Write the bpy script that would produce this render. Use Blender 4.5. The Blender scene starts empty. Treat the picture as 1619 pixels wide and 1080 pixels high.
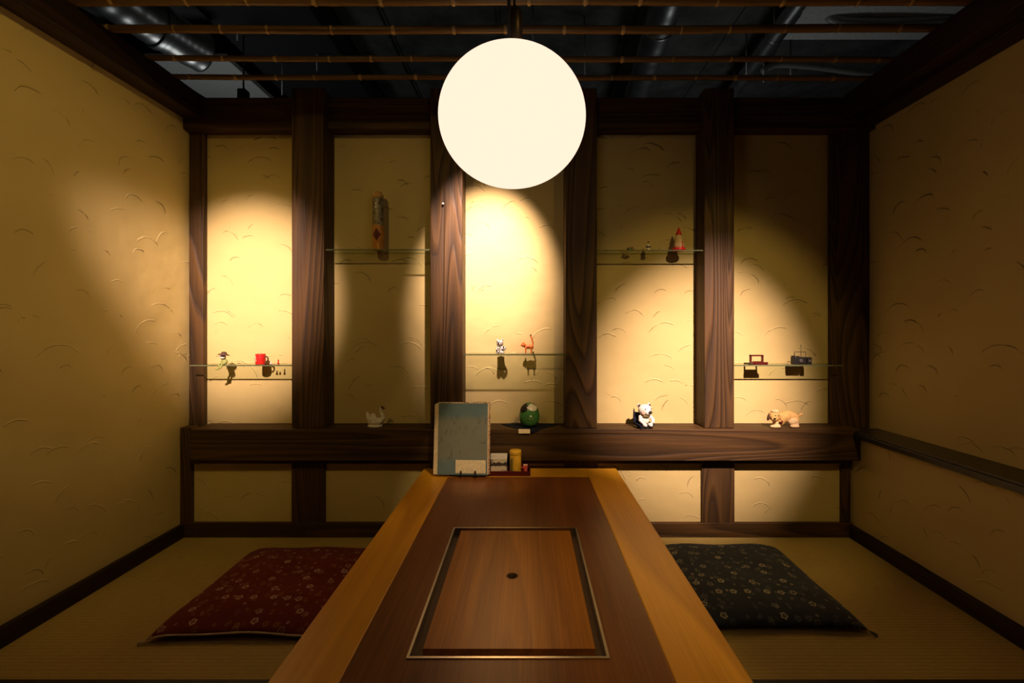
import bpy, bmesh, math, random
from mathutils import Vector, Matrix, noise
random.seed(7)
PI = math.pi
F, VX, VY, CZ = 720.0, 832.0, 520.0, 1.0        # focal length in px, vanishing point, eye height
C = bpy.context.scene.collection

def at(px, py, Y):
    return Vector(((px - VX) * Y / F, Y, CZ - (py - VY) * Y / F))
def ax(px, Y): return (px - VX) * Y / F
def az(py, Y): return CZ - (py - VY) * Y / F

# ------------------------------------------------------------------ node helpers
class NT:
    def __init__(s, name):
        s.mat = bpy.data.materials.new(name); s.mat.use_nodes = True
        s.t = s.mat.node_tree; s.t.nodes.clear()
        s.out = s.t.nodes.new('ShaderNodeOutputMaterial')
    def n(s, typ, **kw):
        nd = s.t.nodes.new(typ)
        for k, v in kw.items():
            if k[0] == '_': nd.inputs[k[1:].replace('_', ' ')].default_value = v
            else: setattr(nd, k, v)
        return nd
    def put(s, inp, v):
        if isinstance(v, (int, float, tuple, list)): inp.default_value = v
        else: s.t.links.new(v, inp)
    def m(s, op, a, b=0.0, c=0.0, clamp=False):
        nd = s.n('ShaderNodeMath', operation=op, use_clamp=clamp)
        s.put(nd.inputs[0], a); s.put(nd.inputs[1], b); s.put(nd.inputs[2], c)
        return nd.outputs[0]
    def vm(s, op, a, b=(0, 0, 0)):
        nd = s.n('ShaderNodeVectorMath', operation=op)
        s.put(nd.inputs[0], a)
        if op == 'SCALE': s.put(nd.inputs['Scale'], b)
        else: s.put(nd.inputs[1], b)
        return nd.outputs['Value'] if op in ('LENGTH', 'DOT_PRODUCT') else nd.outputs[0]
    def xyz(s, v):
        nd = s.n('ShaderNodeSeparateXYZ'); s.put(nd.inputs[0], v); return nd.outputs
    def comb(s, x, y, z=0.0):
        nd = s.n('ShaderNodeCombineXYZ')
        for i, q in enumerate((x, y, z)): s.put(nd.inputs[i], q)
        return nd.outputs[0]
    def obj(s): return s.n('ShaderNodeTexCoord').outputs['Object']
    def noise(s, v, scale, detail=2.0, rough=0.5, dist=0.0, col=False):
        nd = s.n('ShaderNodeTexNoise'); s.put(nd.inputs['Vector'], v)
        s.put(nd.inputs['Scale'], scale); nd.inputs['Detail'].default_value = detail
        nd.inputs['Roughness'].default_value = rough; nd.inputs['Distortion'].default_value = dist
        return nd.outputs['Color'] if col else nd.outputs['Fac']
    def mr(s, v, a, b, c=0.0, d=1.0, smooth=False):
        nd = s.n('ShaderNodeMapRange', interpolation_type='SMOOTHSTEP' if smooth else 'LINEAR')
        s.put(nd.inputs[0], v)
        for i, q in enumerate((a, b, c, d)): s.put(nd.inputs[i + 1], q)
        return nd.outputs[0]
    def ramp(s, f, stops):
        nd = s.n('ShaderNodeValToRGB'); s.put(nd.inputs[0], f); e = nd.color_ramp.elements
        while len(e) < len(stops): e.new(0.5)
        for i, (p, c) in enumerate(stops): e[i].position = p; e[i].color = (*c, 1)
        return nd.outputs[0]
    def mix(s, f, a, b):
        nd = s.n('ShaderNodeMix', data_type='RGBA'); s.put(nd.inputs[0], f)
        s.put(nd.inputs[6], (*a, 1) if isinstance(a, tuple) else a)
        s.put(nd.inputs[7], (*b, 1) if isinstance(b, tuple) else b)
        return nd.outputs[2]
    def bump(s, h, strength=1.0, dist=0.01, prev=None):
        nd = s.n('ShaderNodeBump'); s.put(nd.inputs['Height'], h)
        nd.inputs['Strength'].default_value = strength; nd.inputs['Distance'].default_value = dist
        if prev is not None: s.t.links.new(prev, nd.inputs['Normal'])
        return nd.outputs[0]
    def pbr(s, col, rough=0.6, metal=0.0, normal=None, spec=0.5, **kw):
        nd = s.n('ShaderNodeBsdfPrincipled')
        s.put(nd.inputs['Base Color'], (*col, 1) if isinstance(col, tuple) else col)
        s.put(nd.inputs['Roughness'], rough); nd.inputs['Metallic'].default_value = metal
        nd.inputs['Specular IOR Level'].default_value = spec
        if normal is not None: s.t.links.new(normal, nd.inputs['Normal'])
        for k, v in kw.items(): nd.inputs[k.replace('_', ' ')].default_value = v
        s.t.links.new(nd.outputs[0], s.out.inputs[0])
        return s.mat

def flat(name, col, rough=0.5, metal=0.0, var=0.12, scale=60, bump=0.15, spec=0.5, **kw):
    t = NT(name); v = t.obj(); n = t.noise(v, scale, 3)
    c = t.mix(t.mr(n, .3, .7), tuple(q * (1 - var) for q in col), tuple(min(1, q * (1 + var)) for q in col))
    return t.pbr(c, rough, metal, t.bump(n, bump, .001), spec, **kw)

def plaster(name, ua, va):
    t = NT(name); o = t.xyz(t.obj()); u, v = o[ua], o[va]
    p = t.comb(u, v)
    wob = t.vm('SCALE', t.vm('SUBTRACT', t.noise(p, 9, 2, col=True), (.5, .5, .5)), .03)
    total = None
    for k, (sc, off, w, R0, R1) in enumerate([(4.2, (0, 0, 0), .0018, .05, .11), (6.5, (7.3, 3.1, 0), .0014, .03, .06), (5.0, (2.7, 9.4, 0), .002, .05, .09)]):
        q = t.vm('ADD', t.vm('ADD', p, wob), off)
        vo = t.n('ShaderNodeTexVoronoi', voronoi_dimensions='2D'); t.put(vo.inputs['Vector'], q)
        vo.inputs['Scale'].default_value = sc
        loc = t.vm('SUBTRACT', q, vo.outputs['Position']); l = t.xyz(loc)
        rnd = t.n('ShaderNodeSeparateColor'); t.put(rnd.inputs[0], vo.outputs['Color'])
        r1, r2, r3 = rnd.outputs
        d = t.vm('LENGTH', loc)
        R = t.mr(r1, 0, 1, R0, R1)
        dr = t.m('SUBTRACT', d, R)
        # sharp inner lip, long soft outer slope, like a trowel edge
        lip = t.m('MULTIPLY', t.mr(dr, -.0015, 0.0, 0, 1), t.mr(dr, 0.0, w * 3.0, 1, 0))
        an = t.m('ARCTAN2', l[1], l[0])
        cen = t.mr(r2, 0, 1, .9, 2.3)
        am = t.mr(t.m('COSINE', t.m('SUBTRACT', an, cen)), .62, .9, 0, 1)
        on = t.mr(r3, .35, .4)
        lay = t.m('MULTIPLY', t.m('MULTIPLY', lip, am), on)
        total = lay if total is None else t.m('ADD', total, lay)
    brk = t.mr(t.noise(t.vm('ADD', p, (5, 5, 0)), 14, 3), .42, .56)
    total = t.m('MULTIPLY', total, brk)
    soft = t.noise(p, 5, 2)
    fine = t.noise(p, 130, 4, .6)
    nb = t.bump(soft, .5, .02)
    nb = t.bump(fine, .35, .0012, nb)
    nb = t.bump(total, 1.0, .007, nb)
    col = t.mix(t.mr(t.noise(p, 2.5, 3), .3, .7), (.60, .485, .212), (.545, .43, .18))
    return t.pbr(col, .9, 0, nb, .15)

def wood(name, axis, dark, light, k=9.0, s=3.2, stretch=.16, rough=.5, bs=.6, fib=.5, spec=.35, gmix=1.0, ff=90.0):
    t = NT(name); o = t.obj()
    sc = [1.0, 1.0, 1.0]; sc[axis] = stretch
    v = t.vm('MULTIPLY', o, tuple(sc))
    n1 = t.noise(v, s, 1.5, .45, .6)
    g = t.m('FRACT', t.m('MULTIPLY', n1, k))
    ring = t.mr(g, 0, .22, 0, 1); fall = t.mr(g, .30, 1.0, 1, .25)
    ring = t.m('MULTIPLY', ring, fall)
    sf = [ff, ff, ff]; sf[axis] = 3.0
    f = t.noise(t.vm('MULTIPLY', o, tuple(sf)), 1.0, 3, .6)
    sm = [14.0, 14.0, 14.0]; sm[axis] = 1.2
    b = t.noise(t.vm('MULTIPLY', o, tuple(sm)), 1.0, 2)
    h = t.m('ADD', t.m('MULTIPLY', ring, gmix), t.m('MULTIPLY', f, fib))
    h2 = t.m('ADD', h, t.m('MULTIPLY', b, .6))
    lo, hi = fib * .3 + .15, gmix + fib * .7 + .4
    c = t.ramp(t.mr(h2, lo, hi), [(0, dark), (.55, tuple((a + e) / 2 for a, e in zip(dark, light))), (1, light)])
    return t.pbr(c, rough, 0, t.bump(h, bs, .004), spec)

M = {}
M['plaster_back'] = plaster('plaster_back', 0, 2)
M['plaster_side'] = plaster('plaster_side', 1, 2)
D1, L1 = (.007, .004, .0025), (.105, .052, .014)
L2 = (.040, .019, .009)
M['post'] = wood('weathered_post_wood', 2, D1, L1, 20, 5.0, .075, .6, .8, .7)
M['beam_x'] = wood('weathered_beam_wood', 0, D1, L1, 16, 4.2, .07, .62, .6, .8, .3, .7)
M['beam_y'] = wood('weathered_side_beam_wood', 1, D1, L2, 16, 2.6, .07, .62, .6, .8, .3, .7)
M['border'] = wood('golden_table_wood', 1, (.50, .215, .012), (.86, .43, .03), 8, 3.2, .08, .36, .06, .7, .3, .6, 200)
M['border_x'] = wood('golden_table_wood_cross', 0, (.50, .215, .012), (.86, .43, .03), 8, 3.2, .08, .36, .06, .7, .3, .6, 200)
M['inner'] = wood('red_brown_table_wood', 1, (.10, .030, .008), (.27, .095, .020), 7, 3.0, .08, .32, .06, 1.2, .3, .4, 190)
M['cover'] = wood('red_brown_cover_wood', 1, (.19, .058, .006), (.52, .20, .016), 7, 3.6, .08, .30, .06, 1.2, .3, .4, 190)
M['bamboo'] = wood('bamboo_cane', 0, (.10, .052, .014), (.26, .155, .05), 4, 5, .05, .4, .1, .5, .4, .4)
M['node'] = flat('pale_bamboo_node', (.45, .30, .12), .5)
M['black'] = flat('matt_black', (.010, .009, .007), .6)
M['lacquer'] = flat('black_ledge', (.018, .017, .014), .3)
M['bronze'] = flat('bronze_metal', (.22, .15, .09), .38, .9)
M['steel'] = flat('brushed_steel', (.62, .58, .50), .28, 1.0, .05, 200, .05)
M['duct'] = flat('galvanised_duct', (.5, .5, .5), .35, .9, .2, 8, .1)
M['cable'] = flat('dark_cable', (.03, .03, .03), .6)
M['pipe'] = flat('grey_conduit', (.35, .35, .34), .45, .2)
M['pale_panel'] = flat('pale_ceiling_panel', (.8, .8, .79), .8)
M['darkbox'] = flat('dark_casing', (.02, .021, .02), .8)
M['white'] = flat('white_ceramic', (.80, .76, .68), .35)
M['cream'] = flat('cream_card', (.90, .76, .52), .7)
M['red'] = flat('red_enamel', (.62, .02, .015), .35)
M['dkred'] = flat('dark_red_lacquer', (.08, .008, .006), .3)
M['orange'] = flat('orange_ceramic', (.75, .19, .035), .4)
M['green'] = flat('green_lacquer', (.055, .20, .05), .22, coat=.0) if False else flat('green_lacquer', (.055, .21, .06), .22)
M['frog'] = flat('moss_green', (.30, .34, .09), .6)
M['brown'] = flat('dark_brown', (.075, .035, .018), .6)
M['tan'] = flat('tan_fur', (.60, .37, .13), .95, 0, .25, 90, .8, .1)
M['tan_light'] = flat('pale_fur', (.66, .48, .25), .95, 0, .15, 90, .8, .1)
M['pink'] = flat('pink_patch', (.72, .36, .25), .6)
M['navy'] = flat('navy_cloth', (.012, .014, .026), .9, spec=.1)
M['yellow'] = flat('yellow_tin', (.68, .40, .03), .35)
M['olive'] = flat('olive_print', (.22, .20, .04), .5)
M['redtube'] = flat('red_tube', (.62, .10, .08), .3)
M['grey'] = flat('grey_paint', (.09, .085, .08), .5)
M['stem'] = flat('green_sprig', (.16, .20, .10), .6)

t = NT('tatami'); o = t.xyz(t.obj())
ph = t.m('MULTIPLY', o[1], 2 * PI / .0145)
rib = t.m('ABSOLUTE', t.m('SINE', t.m('MULTIPLY', ph, .5)))
straw = t.noise(t.comb(t.m('MULTIPLY', o[0], 30), t.m('MULTIPLY', o[1], 260)), 1.0, 3)
patch = t.noise(t.comb(o[0], o[1]), 3, 2)
col = t.ramp(t.m('ADD', t.m('MULTIPLY', straw, .6), t.m('MULTIPLY', patch, .4)), [(.3, (.40, .29, .085)), (.7, (.54, .41, .13))])
col = t.mix(t.mr(rib, 0, .45), t.mix(.75, (.16, .10, .03), col), col)
M['tatami'] = t.pbr(col, .75, 0, t.bump(rib, .5, .0015), .25)

t = NT('ceiling_slab'); v = t.obj(); n = t.noise(v, 4, 5, .6)
M['slab'] = t.pbr(t.ramp(n, [(.3, (.06, .065, .06)), (.75, (.19, .195, .185))]), .9, 0, t.bump(t.noise(v, 14, 4), .6, .02), .2)

def fabric(name, base, c1, c2):
    t = NT(name); o = t.xyz(t.obj()); p = t.comb(o[0], o[1])
    col = t.mix(t.mr(t.noise(p, 6, 2), .3, .7), tuple(q * .85 for q in base), base)
    for sc, off, rr, cc, th in [(17, (0, 0, 0), .0095, c1, .30), (15, (3.3, 1.7, 0), .0075, c2, .25), (26, (8.1, 5.2, 0), .0042, c1, .45), (22, (1.1, 6.6, 0), .005, c2, .4)]:
        q = t.vm('ADD', p, off)
        vo = t.n('ShaderNodeTexVoronoi', voronoi_dimensions='2D'); t.put(vo.inputs['Vector'], q)
        vo.inputs['Scale'].default_value = sc; vo.inputs['Randomness'].default_value = .75
        loc = t.vm('SUBTRACT', q, vo.outputs['Position']); l = t.xyz(loc)
        rnd = t.n('ShaderNodeSeparateColor'); t.put(rnd.inputs[0], vo.outputs['Color'])
        d = t.vm('LENGTH', loc); an = t.m('ADD', t.m('ARCTAN2', l[1], l[0]), t.m('MULTIPLY', rnd.outputs[0], 6))
        R = t.m('MULTIPLY', t.m('ADD', t.m('MULTIPLY', t.m('ABSOLUTE', t.m('COSINE', t.m('MULTIPLY', an, 2.5))), .45), .62), rr)
        e = t.m('ABSOLUTE', t.m('SUBTRACT', d, R))
        ring = t.mr(e, rr * .16, rr * .30, 1, 0)
        dot = t.mr(d, rr * .14, rr * .2, 1, 0)
        f = t.m('MULTIPLY', t.m('MAXIMUM', ring, dot), t.mr(rnd.outputs[1], th, th + .5, 0, .95))
        col = t.mix(f, col, cc)
    w = t.noise(p, 400, 2)
    return t.pbr(col, .95, 0, t.bump(w, .3, .0008), .1, Sheen_Weight=.1)
M['fab_red'] = fabric('red_flowered_cotton', (.165, .024, .012), (.62, .45, .32), (.30, .13, .035))
M['fab_blue'] = fabric('navy_flowered_cotton', (.038, .046, .068), (.50, .46, .33), (.13, .15, .15))
M['piping'] = flat('ivory_piping', (.72, .60, .42), .8)

t = NT('menu_cover'); o = t.xyz(t.obj()); p = t.comb(o[0], o[2])
base = t.mix(t.mr(t.noise(p, 12, 4), .3, .7), (.12, .20, .24), (.17, .25, .28))
inner = t.mr(t.m('ABSOLUTE', t.m('SUBTRACT', o[2], .16)), .075, .115, 1, 0, True)
sm = t.mr(t.noise(t.comb(t.m('MULTIPLY', o[0], 26), t.m('MULTIPLY', o[2], 11)), 1, 3, .6, 1.5), .55, .68)
base = t.mix(t.m('MULTIPLY', inner, .55), base, (.30, .27, .17))
base = t.mix(t.m('MULTIPLY', t.m('MULTIPLY', sm, inner), .5), base, (.05, .06, .055))
M['menu'] = t.pbr(base, .6, 0, t.bump(t.noise(p, 200, 3), .3, .0008), .3)
t = NT('patterned_paper'); v = t.obj(); n = t.noise(v, 70, 3)
M['pattern'] = t.pbr(t.ramp(n, [(.4, (.30, .12, .05)), (.5, (.72, .58, .38)), (.6, (.35, .16, .07))]), .7)
t = NT('printed_box_paper'); o = t.xyz(t.obj()); v = t.obj(); n = t.noise(v, 48, 3)
band = t.mr(t.m('ABSOLUTE', t.m('SUBTRACT', t.m('ADD', o[2], t.m('MULTIPLY', t.m('SUBTRACT', n, .5), .03)), .040)), .007, .010, 1, 0)
c = t.mix(t.mr(n, .58, .64), (.60, .55, .40), (.20, .18, .12))
M['print'] = t.pbr(t.mix(band, c, (.05, .035, .03)), .6)
t = NT('calico'); v = t.obj(); n = t.noise(v, 85, 1)
M['calico'] = t.pbr(t.ramp(n, [(.44, (.04, .03, .025)), (.47, (.74, .70, .62)), (.60, (.76, .72, .64)), (.64, (.06, .045, .035))]), .4)
t = NT('tube_wrap'); o = t.xyz(t.obj()); v = t.obj(); n = t.noise(v, 38, 3)
a = t.ramp(n, [(.40, (.10, .085, .05)), (.5, (.33, .29, .19)), (.62, (.14, .12, .07))])
b = t.ramp(n, [(.3, (.48, .20, .03)), (.7, (.62, .29, .05))])
dm = t.m('ADD', t.m('ABSOLUTE', t.m('DIVIDE', o[0], .022)), t.m('ABSOLUTE', t.m('DIVIDE', t.m('SUBTRACT', o[2], .075), .035)))
b = t.mix(t.mr(dm, .8, 1.0, 1, 0), b, (.12, .02, .012))
M['tubewrap'] = t.pbr(t.mix(t.mr(o[2], .118, .124), b, a), .4)

t = NT('lamp_glass'); e = t.n('ShaderNodeEmission'); e.inputs[0].default_value = (1, .76, .58, 1); e.inputs[1].default_value = 1.2
t.t.links.new(e.outputs[0], t.out.inputs[0]); M['globe'] = t.mat

t = NT('shelf_glass')
lw = t.n('ShaderNodeLayerWeight'); fac = t.m('ADD', t.m('MULTIPLY', t.m('POWER', lw.outputs['Facing'], 5.0), .4), .03)
tr = t.n('ShaderNodeBsdfTransparent'); tr.inputs[0].default_value = (.90, .93, .88, 1)
gl = t.n('ShaderNodeBsdfGlossy'); gl.inputs[0].default_value = (.8, .85, .8, 1); gl.inputs[1].default_value = .08
mx = t.n('ShaderNodeMixShader'); t.put(mx.inputs[0], fac); t.put(mx.inputs[1], tr.outputs[0]); t.put(mx.inputs[2], gl.outputs[0])
t.t.links.new(mx.outputs[0], t.out.inputs[0]); M['glass'] = t.mat
M['glass_edge'] = flat('green_glass_edge', (.14, .16, .08), .25)

# ------------------------------------------------------------------ mesh helpers
def bm_box(bm, x0, x1, y0, y1, z0, z1):
    vs = [bm.verts.new((x, y, z)) for x in (x0, x1) for y in (y0, y1) for z in (z0, z1)]
    for f in ((0, 1, 3, 2), (4, 6, 7, 5), (0, 4, 5, 1), (2, 3, 7, 6), (0, 2, 6, 4), (1, 5, 7, 3)):
        bm.faces.new([vs[i] for i in f])
def bm_lathe(bm, prof, seg=32, org=(0, 0, 0), mat=None):
    rings = []
    for r, z in prof:
        if r < 1e-6: rings.append([bm.verts.new((0, 0, z))])
        else: rings.append([bm.verts.new((r * math.cos(2 * PI * i / seg), r * math.sin(2 * PI * i / seg), z)) for i in range(seg)])
    new = [v for R in rings for v in R]
    for A, B in zip(rings, rings[1:]):
        for i in range(seg):
            j = (i + 1) % seg
            if len(A) == 1 and len(B) == 1: continue
            if len(A) == 1: bm.faces.new((A[0], B[i], B[j]))
            elif len(B) == 1: bm.faces.new((A[i], A[j], B[0]))
            else: bm.faces.new((A[i], A[j], B[j], B[i]))
    for v in new:
        if mat: v.co = mat @ v.co
        v.co += Vector(org)
def bm_ell(bm, c, r, rot=None, seg=20):
    m = Matrix.Translation(c) @ (rot.to_4x4() if rot else Matrix()) @ Matrix.Diagonal((*r, 1))
    bmesh.ops.create_uvsphere(bm, u_segments=seg, v_segments=seg // 2 + 2, radius=1, matrix=m)
def bm_tube(bm, pts, rad, seg=12, caps=True):
    pts = [Vector(p) for p in pts]; n = len(pts)
    rs = rad if isinstance(rad, (list, tuple)) else [rad] * n
    rings = []; up = None
    for i, p in enumerate(pts):
        d = (pts[min(i + 1, n - 1)] - pts[max(i - 1, 0)]).normalized()
        if up is None: up = d.orthogonal().normalized()
        up = (up - d * up.dot(d)).normalized(); s = d.cross(up)
        rings.append([bm.verts.new(p + (up * math.cos(2 * PI * k / seg) + s * math.sin(2 * PI * k / seg)) * rs[i]) for k in range(seg)])
    for A, B in zip(rings, rings[1:]):
        for k in range(seg): bm.faces.new((A[k], A[(k + 1) % seg], B[(k + 1) % seg], B[k]))
    if caps: bm.faces.new(list(reversed(rings[0]))); bm.faces.new(rings[-1])

def obj(name, bm, mat, parent=None, smooth=False, bevel=0.0, remesh=0.0, label=None, kind=None):
    bmesh.ops.recalc_face_normals(bm, faces=bm.faces)
    me = bpy.data.meshes.new(name); bm.to_mesh(me); bm.free()
    if smooth:
        for p in me.polygons: p.use_smooth = True
    for m in (mat if isinstance(mat, list) else [mat]): me.materials.append(m)
    o = bpy.data.objects.new(name, me); C.objects.link(o)
    if parent: o.parent = parent
    if bevel:
        b = o.modifiers.new('bevel', 'BEVEL'); b.width = bevel; b.segments = 3; b.limit_method = 'ANGLE'
        b.harden_normals = False
    if remesh:
        r = o.modifiers.new('remesh', 'REMESH'); r.mode = 'VOXEL'; r.voxel_size = remesh; r.use_smooth_shade = True
        s = o.modifiers.new('smooth', 'SMOOTH'); s.iterations = 3; s.factor = .5
    if label: o['label'] = label
    if kind: o['kind'] = kind
    return o
def tag(o, label, cat, group=None):
    o['label'] = label; o['category'] = cat
    if group: o['group'] = group
    return o
def thing(name, label, cat, loc=(0, 0, 0), rz=0, group=None):
    o = bpy.data.objects.new(name, None); o.empty_display_size = .05; C.objects.link(o)
    o.location = loc; o.rotation_euler = (0, 0, rz)
    return tag(o, label, cat, group)
def BM(): return bmesh.new()
def box(name, x0, x1, y0, y1, z0, z1, mat, parent=None, bevel=0.0, **kw):
    bm = BM(); bm_box(bm, x0, x1, y0, y1, z0, z1)
    return obj(name, bm, mat, parent, bevel=bevel, **kw)
def struct(o): o['kind'] = 'structure'; return o

# ------------------------------------------------------------------ the room
YP, YPOST, YSILL, YTOP, YB = 2.27, 2.155, 2.13, 2.20, 2.18
XL, XRU, XRL = -1.66, 1.69, 1.565
ZT = 2.115
Y0 = -1.0
bm = BM(); bm_box(bm, -1.76, 1.84, Y0, 2.34, -.06, 0); struct(obj('floor', bm, M['tatami']))
bm = BM(); bm_box(bm, XL, XRU, YP, 2.34, .47, 2.03); bm_box(bm, XL, XRU, 2.197, 2.34, 0, .47); struct(obj('wall_back', bm, M['plaster_back']))
bm = BM(); bm_box(bm, -1.76, XL, Y0, 2.34, 0, 2.02); struct(obj('wall_left', bm, M['plaster_side']))
bm = BM(); bm_box(bm, XRL, 1.84, Y0, 2.34, 0, .494); bm_box(bm, XRU, 1.84, Y0, 2.34, .494, 2.01); struct(obj('wall_right', bm, M['plaster_side']))
def trim(i, *a, mat='post', bevel=.004): return struct(box('trim_%d' % i, *a, M[mat], bevel=bevel))
# upper posts
k = 1
ZS = az(679, YSILL)                       # sill top
for a, b in ((461, 512), (680, 731), (894, 944), (1114, 1161)):
    trim(k, ax(a, YPOST), ax(b, YPOST), YPOST, YP + .02, ZS, az(139, YPOST)); k += 1
trim(k, XL, ax(321, 2.24), 2.24, 2.34, 0, 2.02); k += 1
trim(k, ax(1315, 2.24), XRU, 2.24, 2.34, ZS - .02, 2.01); k += 1
# sill beam and top beam
trim(k, ax(300, YSILL), XRL, YSILL, 2.33, az(729, YSILL), ZS, mat='beam_x'); k += 1
trim(k, XL, XRU, YTOP, 2.34, az(204, YTOP), az(154, YTOP), mat='beam_x'); k += 1
# lower posts
for a, b in ((460, 513), (680, 732), (893, 945), (1110, 1162), (1331, 1346)):
    trim(k, ax(a, YB), min(ax(b, YB), XRL), YB + .002, 2.2, .06, .47); k += 1
trim(k, XL, ax(303, YB), YB + .002, 2.24, .06, ZS - .002); k += 1
# thin strip below the sill, top edge of the lower panels
trim(k, XL + .05, XRL, YB + .004, 2.2, az(734, YB), .44, mat='beam_x'); k += 1
struct(box('baseboard_back', XL, XRL, YB, 2.2, 0, .07, M['beam_x'], bevel=.003))
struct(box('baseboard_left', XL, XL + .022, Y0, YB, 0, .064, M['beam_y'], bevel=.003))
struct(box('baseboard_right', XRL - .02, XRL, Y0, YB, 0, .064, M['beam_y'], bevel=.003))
# side beams, above the walls
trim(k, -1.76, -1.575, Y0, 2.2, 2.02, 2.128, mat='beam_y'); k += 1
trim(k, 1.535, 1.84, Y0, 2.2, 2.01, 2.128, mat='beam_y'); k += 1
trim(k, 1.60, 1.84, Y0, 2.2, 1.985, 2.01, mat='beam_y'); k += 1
# cloth border between two tatami mats
trim(k, XL + .022, XRL - .02, 1.262, 1.297, 0, .0015, mat='black', bevel=0); k += 1
# ledge on the lower right wall
r = thing('wall_ledge', 'long narrow black ledge capping the low part of the right wall', 'ledge', (XRL, .6, .494))
box('ledge_board', -.028, XRU - XRL, Y0 - .6, YP - .62 - .06, 0, .028, M['lacquer'], r, bevel=.003)
box('ledge_lip', -.036, -.028, Y0 - .6, YP - .62 - .06, -.004, .018, M['lacquer'], r, bevel=.002)

# ------------------------------------------------------------------ ceiling beyond
bm = BM()
bm_box(bm, -1.97, 4.2, 1.0, 7, 3.2, 3.3)
bm_box(bm, -5, -1.97, 1.0, 7, 3.32, 3.4)
for x in (-1.31, -1.0, -.2, .75, 1.5, 2.3): bm_box(bm, x - .006, x + .006, 1, 7, 3.188, 3.2)
for y in (3.35, 3.95): bm_box(bm, -1.3, 4.0, y - .006, y + .006, 3.188, 3.2)
bm_box(bm, -1.31, -1.02, 1, 7, 3.17, 3.2)
struct(obj('ceiling', bm, M['slab']))
tag(box('ceiling_beam', -2.05, -1.34, 1.6, 6.5, 2.99, 3.2, M['darkbox'], bevel=.01), 'broad black beam under the ceiling, left of the lamp', 'beam')
tag(box('ceiling_beam', -1.3, 3.6, 4.35, 4.7, 2.9, 3.2, M['darkbox'], bevel=.01), 'black cross beam under the ceiling beyond the back wall', 'beam')
tag(box('ceiling_panel', -3.3, -2.22, 3.37, 4.6, 3.0, 3.04, M['pale_panel'], bevel=.004), 'pale grey square ceiling panel above the left corner', 'ceiling panel')
tag(box('ceiling_panel', 1.65, 2.7, 2.62, 3.12, 2.98, 3.03, M['pale_panel'], bevel=.004), 'pale grey strip panel above the right corner', 'ceiling panel')
tag(box('air_vent', 1.78, 2.62, 2.44, 2.56, 2.86, 2.95, M['darkbox'], bevel=.01), 'long black slotted air vent above the right beam', 'vent')

def duct(label, p0, p1, r, ribs, mat='duct', wob=0):
    p0, p1 = Vector(p0), Vector(p1); L = (p1 - p0).length
    th = thing('air_duct', label, 'duct', p0)
    bm = BM(); pts, rs = [], []
    n = ribs * 6
    for i in range(n + 1):
        s = i / n
        pts.append((p1 - p0) * s + Vector((wob * math.sin(s * 5), 0, wob * math.cos(s * 4))))
        rs.append(r * (1 + .012 * math.cos(s * ribs * 2 * PI)))
    bm_tube(bm, pts, rs, 28); obj('duct_pipe', bm, M[mat], th, smooth=True)
    for s in (.3, .72):
        c = (p1 - p0) * s + Vector((wob * math.sin(s * 5), 0, wob * math.cos(s * 4))); d = (p1 - p0).normalized() * .018
        bm = BM(); bm_tube(bm, [c - d, c + d], r * 1.08, 28); obj('duct_clamp', bm, M['duct'], th, smooth=True, bevel=.003)
        bm = BM(); bm_tube(bm, [c + Vector((0, 0, r)), Vector((c.x, c.y, (3.2 if p0.x > -1.9 else 3.32) - p0.z))], .005, 8); obj('hanger_strap', bm, M['pipe'], th, smooth=True)
duct('silver round flexible duct above the left beam', (-2.45, 2.1, 2.86), (-2.12, 3.0, 2.83), .125, 12, wob=.015)
duct('silver round duct running back, right of the lamp', (.80, 2.3, 2.92), (.96, 4.3, 2.95), .095, 16)
duct('thin silver duct slanting beyond the bamboo, farther right', (1.60, 2.5, 2.93), (1.76, 4.25, 2.98), .05, 10)
def pipe(name, label, cat, pts, r, mat='pipe', group=None):
    bm = BM(); o0 = Vector(pts[0]); bm_tube(bm, [Vector(p) - o0 for p in pts], r, 12)
    o = obj(name, bm, M[mat], None, smooth=True); o.location = o0
    return tag(o, label, cat, group)
def smoothpts(pts, n=8):
    pts = [Vector(p) for p in pts]; out = []
    P = [pts[0]] + pts + [pts[-1]]
    for i in range(1, len(P) - 2):
        a, b, c, d = P[i - 1:i + 3]
        for j in range(n):
            s = j / n
            out.append(.5 * ((2 * b) + (c - a) * s + (2 * a - 5 * b + 4 * c - d) * s * s + (3 * b - a - 3 * c + d) * s ** 3))
    return out + [pts[-1]]
pipe('ceiling_pipe', 'pale grey pipe bending right above the back right corner', 'pipe', smoothpts([at(1205, 112, 3.3), at(1216, 106, 3.3), at(1235, 102, 3.3), at(1290, 106, 3.3), at(1350, 114, 3.3), at(1420, 122, 3.3)]), .022)
pipe('ceiling_pipe', 'pale curved pipe elbow above the right beam', 'pipe', smoothpts([at(1300, -10, 2.9), at(1308, 20, 2.9), at(1330, 33, 2.9), at(1400, 36, 2.9), at(1500, 30, 2.9)]), .03)
pipe('ceiling_pipe', 'dark pipe slanting down behind the bamboo, right of centre', 'pipe', [at(1275, 4, 2.8), at(1232, 62, 3.1), at(1205, 112, 3.4)], .022, 'cable')
pipe('ceiling_cable', 'loose black cable bundle along the top of left beam', 'cable', smoothpts([at(95, 0, 2.3), at(130, 22, 2.35), at(170, 48, 2.4), at(190, 62, 2.42), at(205, 74, 2.45), at(240, 98, 2.5), at(300, 142, 2.6), at(325, 158, 2.6)]), .012, 'cable')
pipe('ceiling_cable', 'second black cable beside the left beam, looped', 'cable', smoothpts([at(110, 5, 2.4), at(150, 28, 2.45), at(180, 50, 2.5), at(196, 78, 2.5), at(214, 80, 2.5), at(250, 112, 2.6), at(290, 140, 2.6)]), .008, 'cable')
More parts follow.
